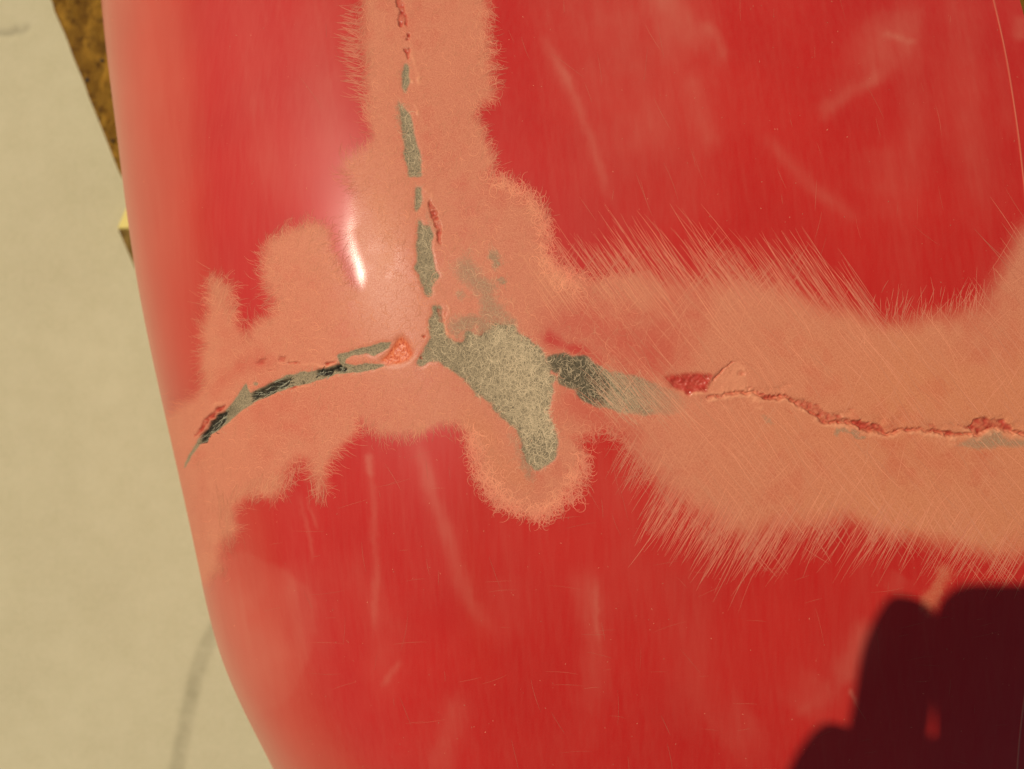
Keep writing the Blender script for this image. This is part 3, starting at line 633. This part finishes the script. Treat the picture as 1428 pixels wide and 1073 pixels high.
def plank_mesh(name, o, l0, l1, w0, w1, zb, zt, jag):
    nl, nw = 90, 40; V = []; F = []
    for i in range(nl + 1):
        for j in range(nw + 1):
            l = l0 + (l1 - l0) * i / nl; w = w0 + (w1 - w0) * j / nw
            jj = random.uniform(0, jag) if j == 0 else 0
            p = o + dr * l + nrm * (w + jj)
            V.append((p.x, p.y, zt + random.uniform(-.0012, .0006) - (.0015 if j == 0 else 0)))
    for i in range(nl):
        for j in range(nw): k = i * (nw + 1) + j; F.append((k, k + nw + 1, k + nw + 2, k + 1))
    loop = [i * (nw + 1) for i in range(nl + 1)] + [nl * (nw + 1) + j for j in range(1, nw + 1)] + [i * (nw + 1) + nw for i in range(nl - 1, -1, -1)] + [j for j in range(nw - 1, 0, -1)]
    m0 = len(V)
    for q in loop: V.append((V[q][0], V[q][1], zb))
    for i in range(len(loop)): j = (i + 1) % len(loop); F.append((loop[j], loop[i], m0 + i, m0 + j))
    me = bpy.data.meshes.new(name); me.from_pydata([(x - board.location.x, y - board.location.y, z) for x, y, z in V], [], F); me.update()
    bm = bmesh.new(); bm.from_mesh(me); bmesh.ops.recalc_face_normals(bm, faces=bm.faces); bm.to_mesh(me); bm.free(); return me
w_l = .10
link('plank', plank_mesh('plank', a, -.30, .30, .0, .185, .022, BT, .0006), mat_wood, board)
link('plank', plank_mesh('plank', a, -.30, .30, .19, .62, .022, BT, .0006), mat_wood, board)
def box_mesh(name, c, size, rot=0.0, bev=.002, parent=None):
    bm = bmesh.new(); bmesh.ops.create_cube(bm, size=1, matrix=Matrix.Translation(c) @ Matrix.Rotation(rot, 4, 'Z') @ Matrix.Diagonal((*size, 1)))
    bmesh.ops.bevel(bm, geom=bm.edges[:], offset=bev, segments=2, affect='EDGES'); 
    me = bpy.data.meshes.new(name); 
    if parent: bmesh.ops.translate(bm, verts=bm.verts, vec=-parent.location)
    bm.to_mesh(me); bm.free(); return me
ang = math.atan2(dr.y, dr.x)
for l in (-.18, .17):
    m = a + dr * l + nrm * .31
    link('batten', box_mesh('batten', Vector((m.x, m.y, .0112)), (.045, .60, .0224), ang, .002, board), mat_wood, board)
mat_spot = flat_mat('dark_nail_spot', (.012, .008, .005), (.03, .018, .010), 900, .85)  # flat dark discs put in for nail holes and one nail
for px, py, r in ((122, 112, .0014), (143, 85, .0011), (157, 197, .0009)):
    x, y = gpt(px, py, BT); bm = bmesh.new(); bmesh.ops.create_cone(bm, cap_ends=True, segments=14, radius1=r, radius2=r * .8, depth=.0012, matrix=Matrix.Translation(Vector((x, y, BT + .0002)) - board.location))
    me = bpy.data.meshes.new('nail_spot'); bm.to_mesh(me); bm.free(); link('nail_spot', me, mat_spot, board)
# pointed stake with a yellow end
stake = empty('timber_stake', (*gpt(230, 320, 0), 0)); tag(stake, 'brown wooden stake with bright yellow painted end poking out from under the red shell', 'stake')
def prism(name, pts, z0, z1, mat):
    bm = bmesh.new(); vs_ = []
    for px, py in pts: x, y = gpt(px, py, z1); vs_.append(bm.verts.new((x - stake.location.x, y - stake.location.y, z1)))
    f = bm.faces.new(vs_); r = bmesh.ops.extrude_face_region(bm, geom=[f]); bmesh.ops.translate(bm, verts=[e for e in r['geom'] if isinstance(e, bmesh.types.BMVert)], vec=(0, 0, z0 - z1))
    bmesh.ops.recalc_face_normals(bm, faces=bm.faces); bmesh.ops.bevel(bm, geom=bm.edges[:], offset=.0006, segments=2, affect='EDGES')
    me = bpy.data.meshes.new(name); bm.to_mesh(me); bm.free(); return link(name, me, mat, stake)
mat_yel = flat_mat('yellow_paint', (.56, .42, .03), (.64, .49, .05), 120, .5)
mat_dwood = wood_mat('stake_timber', (.17, .10, .022), (.24, .145, .035), (.10, .055, .012))
prism('painted_end', [(178, 284), (163, 319), (250, 319), (262, 284)], 0, .022, mat_yel)
prism('stake_body', [(164, 319.2), (192, 384), (262, 420), (250, 319.2)], 0, .0215, mat_dwood)

# ------------------------------------------------------------------ the phone that takes the picture and the hand on it (both throw the shadow)
def aloft(px, py, z):
    """the spot at height z whose shadow falls on the shell at (px, py)"""
    s, y = from_px(np.array([float(px)]), np.array([float(py)])); p = Vector(surf(s, y)[0]); return p + SUN * ((z - p.z) / SUN.z)
zp = ZC + .001
cor = aloft(1310, 818, zp + .004)
PXL, PYT = cor.x, cor.y
phone = empty('phone', (PXL + .08, PYT - .037, zp)); tag(phone, 'dark phone held level above the red shell, seen as a shadow', 'phone')
def slab(name, x0, x1, y0, y1, z0, z1, rad, mat, parent):
    bm = bmesh.new(); vs_ = []
    for cx_, cy_, a0 in ((x1 - rad, y1 - rad, 0), (x0 + rad, y1 - rad, 90), (x0 + rad, y0 + rad, 180), (x1 - rad, y0 + rad, 270)):
        for k in range(9):
            t = math.radians(a0 + k * 90 / 8); vs_.append(bm.verts.new((cx_ + rad * math.cos(t) - phone.location.x, cy_ + rad * math.sin(t) - phone.location.y, z0 - phone.location.z)))
    f = bm.faces.new(vs_); r = bmesh.ops.extrude_face_region(bm, geom=[f]); bmesh.ops.translate(bm, verts=[e for e in r['geom'] if isinstance(e, bmesh.types.BMVert)], vec=(0, 0, z1 - z0))
    bmesh.ops.recalc_face_normals(bm, faces=bm.faces); ed = [e for e in bm.edges if abs(e.verts[0].co.z - e.verts[1].co.z) < 1e-6]
    bmesh.ops.bevel(bm, geom=ed, offset=min(.0016, (z1 - z0) * .3), segments=3, affect='EDGES')
    me = bpy.data.meshes.new(name); bm.to_mesh(me); bm.free(); return link(name, me, mat, parent)
mat_ph = flat_mat('dark_phone_back', (.02, .02, .022), (.03, .03, .032), 80, .35)
mat_gl = flat_mat('screen_glass', (.012, .012, .014), (.015, .015, .018), 20, .08)
body = slab('phone_body', PXL, PXL + .162, PYT - .075, PYT, zp, zp + .0082, .0105, mat_ph, phone)
slab('screen', PXL + .003, PXL + .159, PYT - .072, PYT - .003, zp + .0081, zp + .0086, .008, mat_gl, phone)
for dx, dy, r in ((0, 0, .0045), (.0, -.016, .0045), (.016, -.008, .0035)):
    if PXL + .002 < dx and dy > PYT - .07:
        bm = bmesh.new(); bmesh.ops.create_cone(bm, cap_ends=True, segments=24, radius1=r, radius2=r, depth=.001, matrix=Matrix.Translation(Vector((dx, dy, zp + .0001)) - phone.location))
        me = bpy.data.meshes.new('camera_lens'); bm.to_mesh(me); bm.free(); link('camera_lens', me, mat_gl, phone)

def skin_obj(name, chains, mat, sub=2):
    """chains: lists of (Vector, radius) rooted in a shared vertex list"""
    V, E, R = [], [], []
    def vid(p, r):
        for i, q in enumerate(V):
            if (Vector(q) - p).length < 1e-6: return i
        V.append(tuple(p)); R.append(r); return len(V) - 1
    for ch in chains:
        ids = [vid(p, r) for p, r in ch]
        E.extend(zip(ids[:-1], ids[1:]))
    me = bpy.data.meshes.new(name); me.from_pydata(V, E, []); o = bpy.data.objects.new(name, me); COL.objects.link(o)
    me.materials.append(mat)
    o.modifiers.new('skin', 'SKIN'); 
    if not me.skin_vertices: me.attributes
    for i, r in enumerate(R): me.skin_vertices[0].data[i].radius = (r, r)
    me.skin_vertices[0].data[0].use_root = True
    sb = o.modifiers.new('sub', 'SUBSURF'); sb.levels = sub; sb.render_levels = sub
    dg = bpy.context.evaluated_depsgraph_get(); ev = bpy.data.meshes.new_from_object(o.evaluated_get(dg)); o.modifiers.clear(); o.data = ev
    ev.polygons.foreach_set('use_smooth', np.ones(len(ev.polygons), bool)); return o
zf = ZC + .008
def A(px, py, dz=0.0): return aloft(px, py, zf + dz)
N = Nodes('skin'); nz = N.noise(160, 4, .6); mat_skin = N.out(N.mix(N.ramp(nz, .3, .7), (.42, .20, .12), (.52, .27, .17)), .55); N.b.inputs['Subsurface Weight'].default_value = .1; N.b.inputs['Subsurface Radius'].default_value = (.004, .002, .001)
wrist = A(1080, 1640, .03); palm = A(1120, 1400, .02); pr = A(1170, 1260, .016)
arm = wrist + Vector((-.02, -.13, .05)); elbow = wrist + Vector((-.04, -.24, .10))
chains = [[(palm, .024), (wrist, .021), (arm, .027), (elbow, .031)], [(palm, .024), (pr, .018)],
          [(pr, .018), (A(1226, 1085, .008), .0115), (A(1245, 1000, .004), .0102), (A(1255, 920, .0), .0108), (A(1268, 860, -.001), .0078), (A(1275, 832, -.001), .0054)],
          [(pr, .018), (A(1190, 1130, .02), .0098), (A(1245, 1085, .026), .0092), (A(1330, 1060, .022), .0085), (A(1370, 1055, .018), .0065)],
          [(palm, .024), (A(1180, 1230, .034), .0098), (A(1250, 1200, .034), .0092), (A(1330, 1180, .024), .0085), (A(1365, 1175, .02), .0065)],
          [(palm, .024), (A(1190, 1340, .036), .009), (A(1260, 1310, .034), .0082), (A(1330, 1290, .024), .0072), (A(1355, 1285, .02), .0055)],
          [(palm, .024), (A(1120, 1230, .0), .0125), (A(1155, 1090, -.001), .0112), (A(1180, 1042, -.001), .0098), (A(1194, 1018, .0), .0068)]]
hand = skin_obj('person', chains, mat_skin)
tag(hand, 'bare hand and forearm gripping the end of the phone, seen as a shadow', 'person')
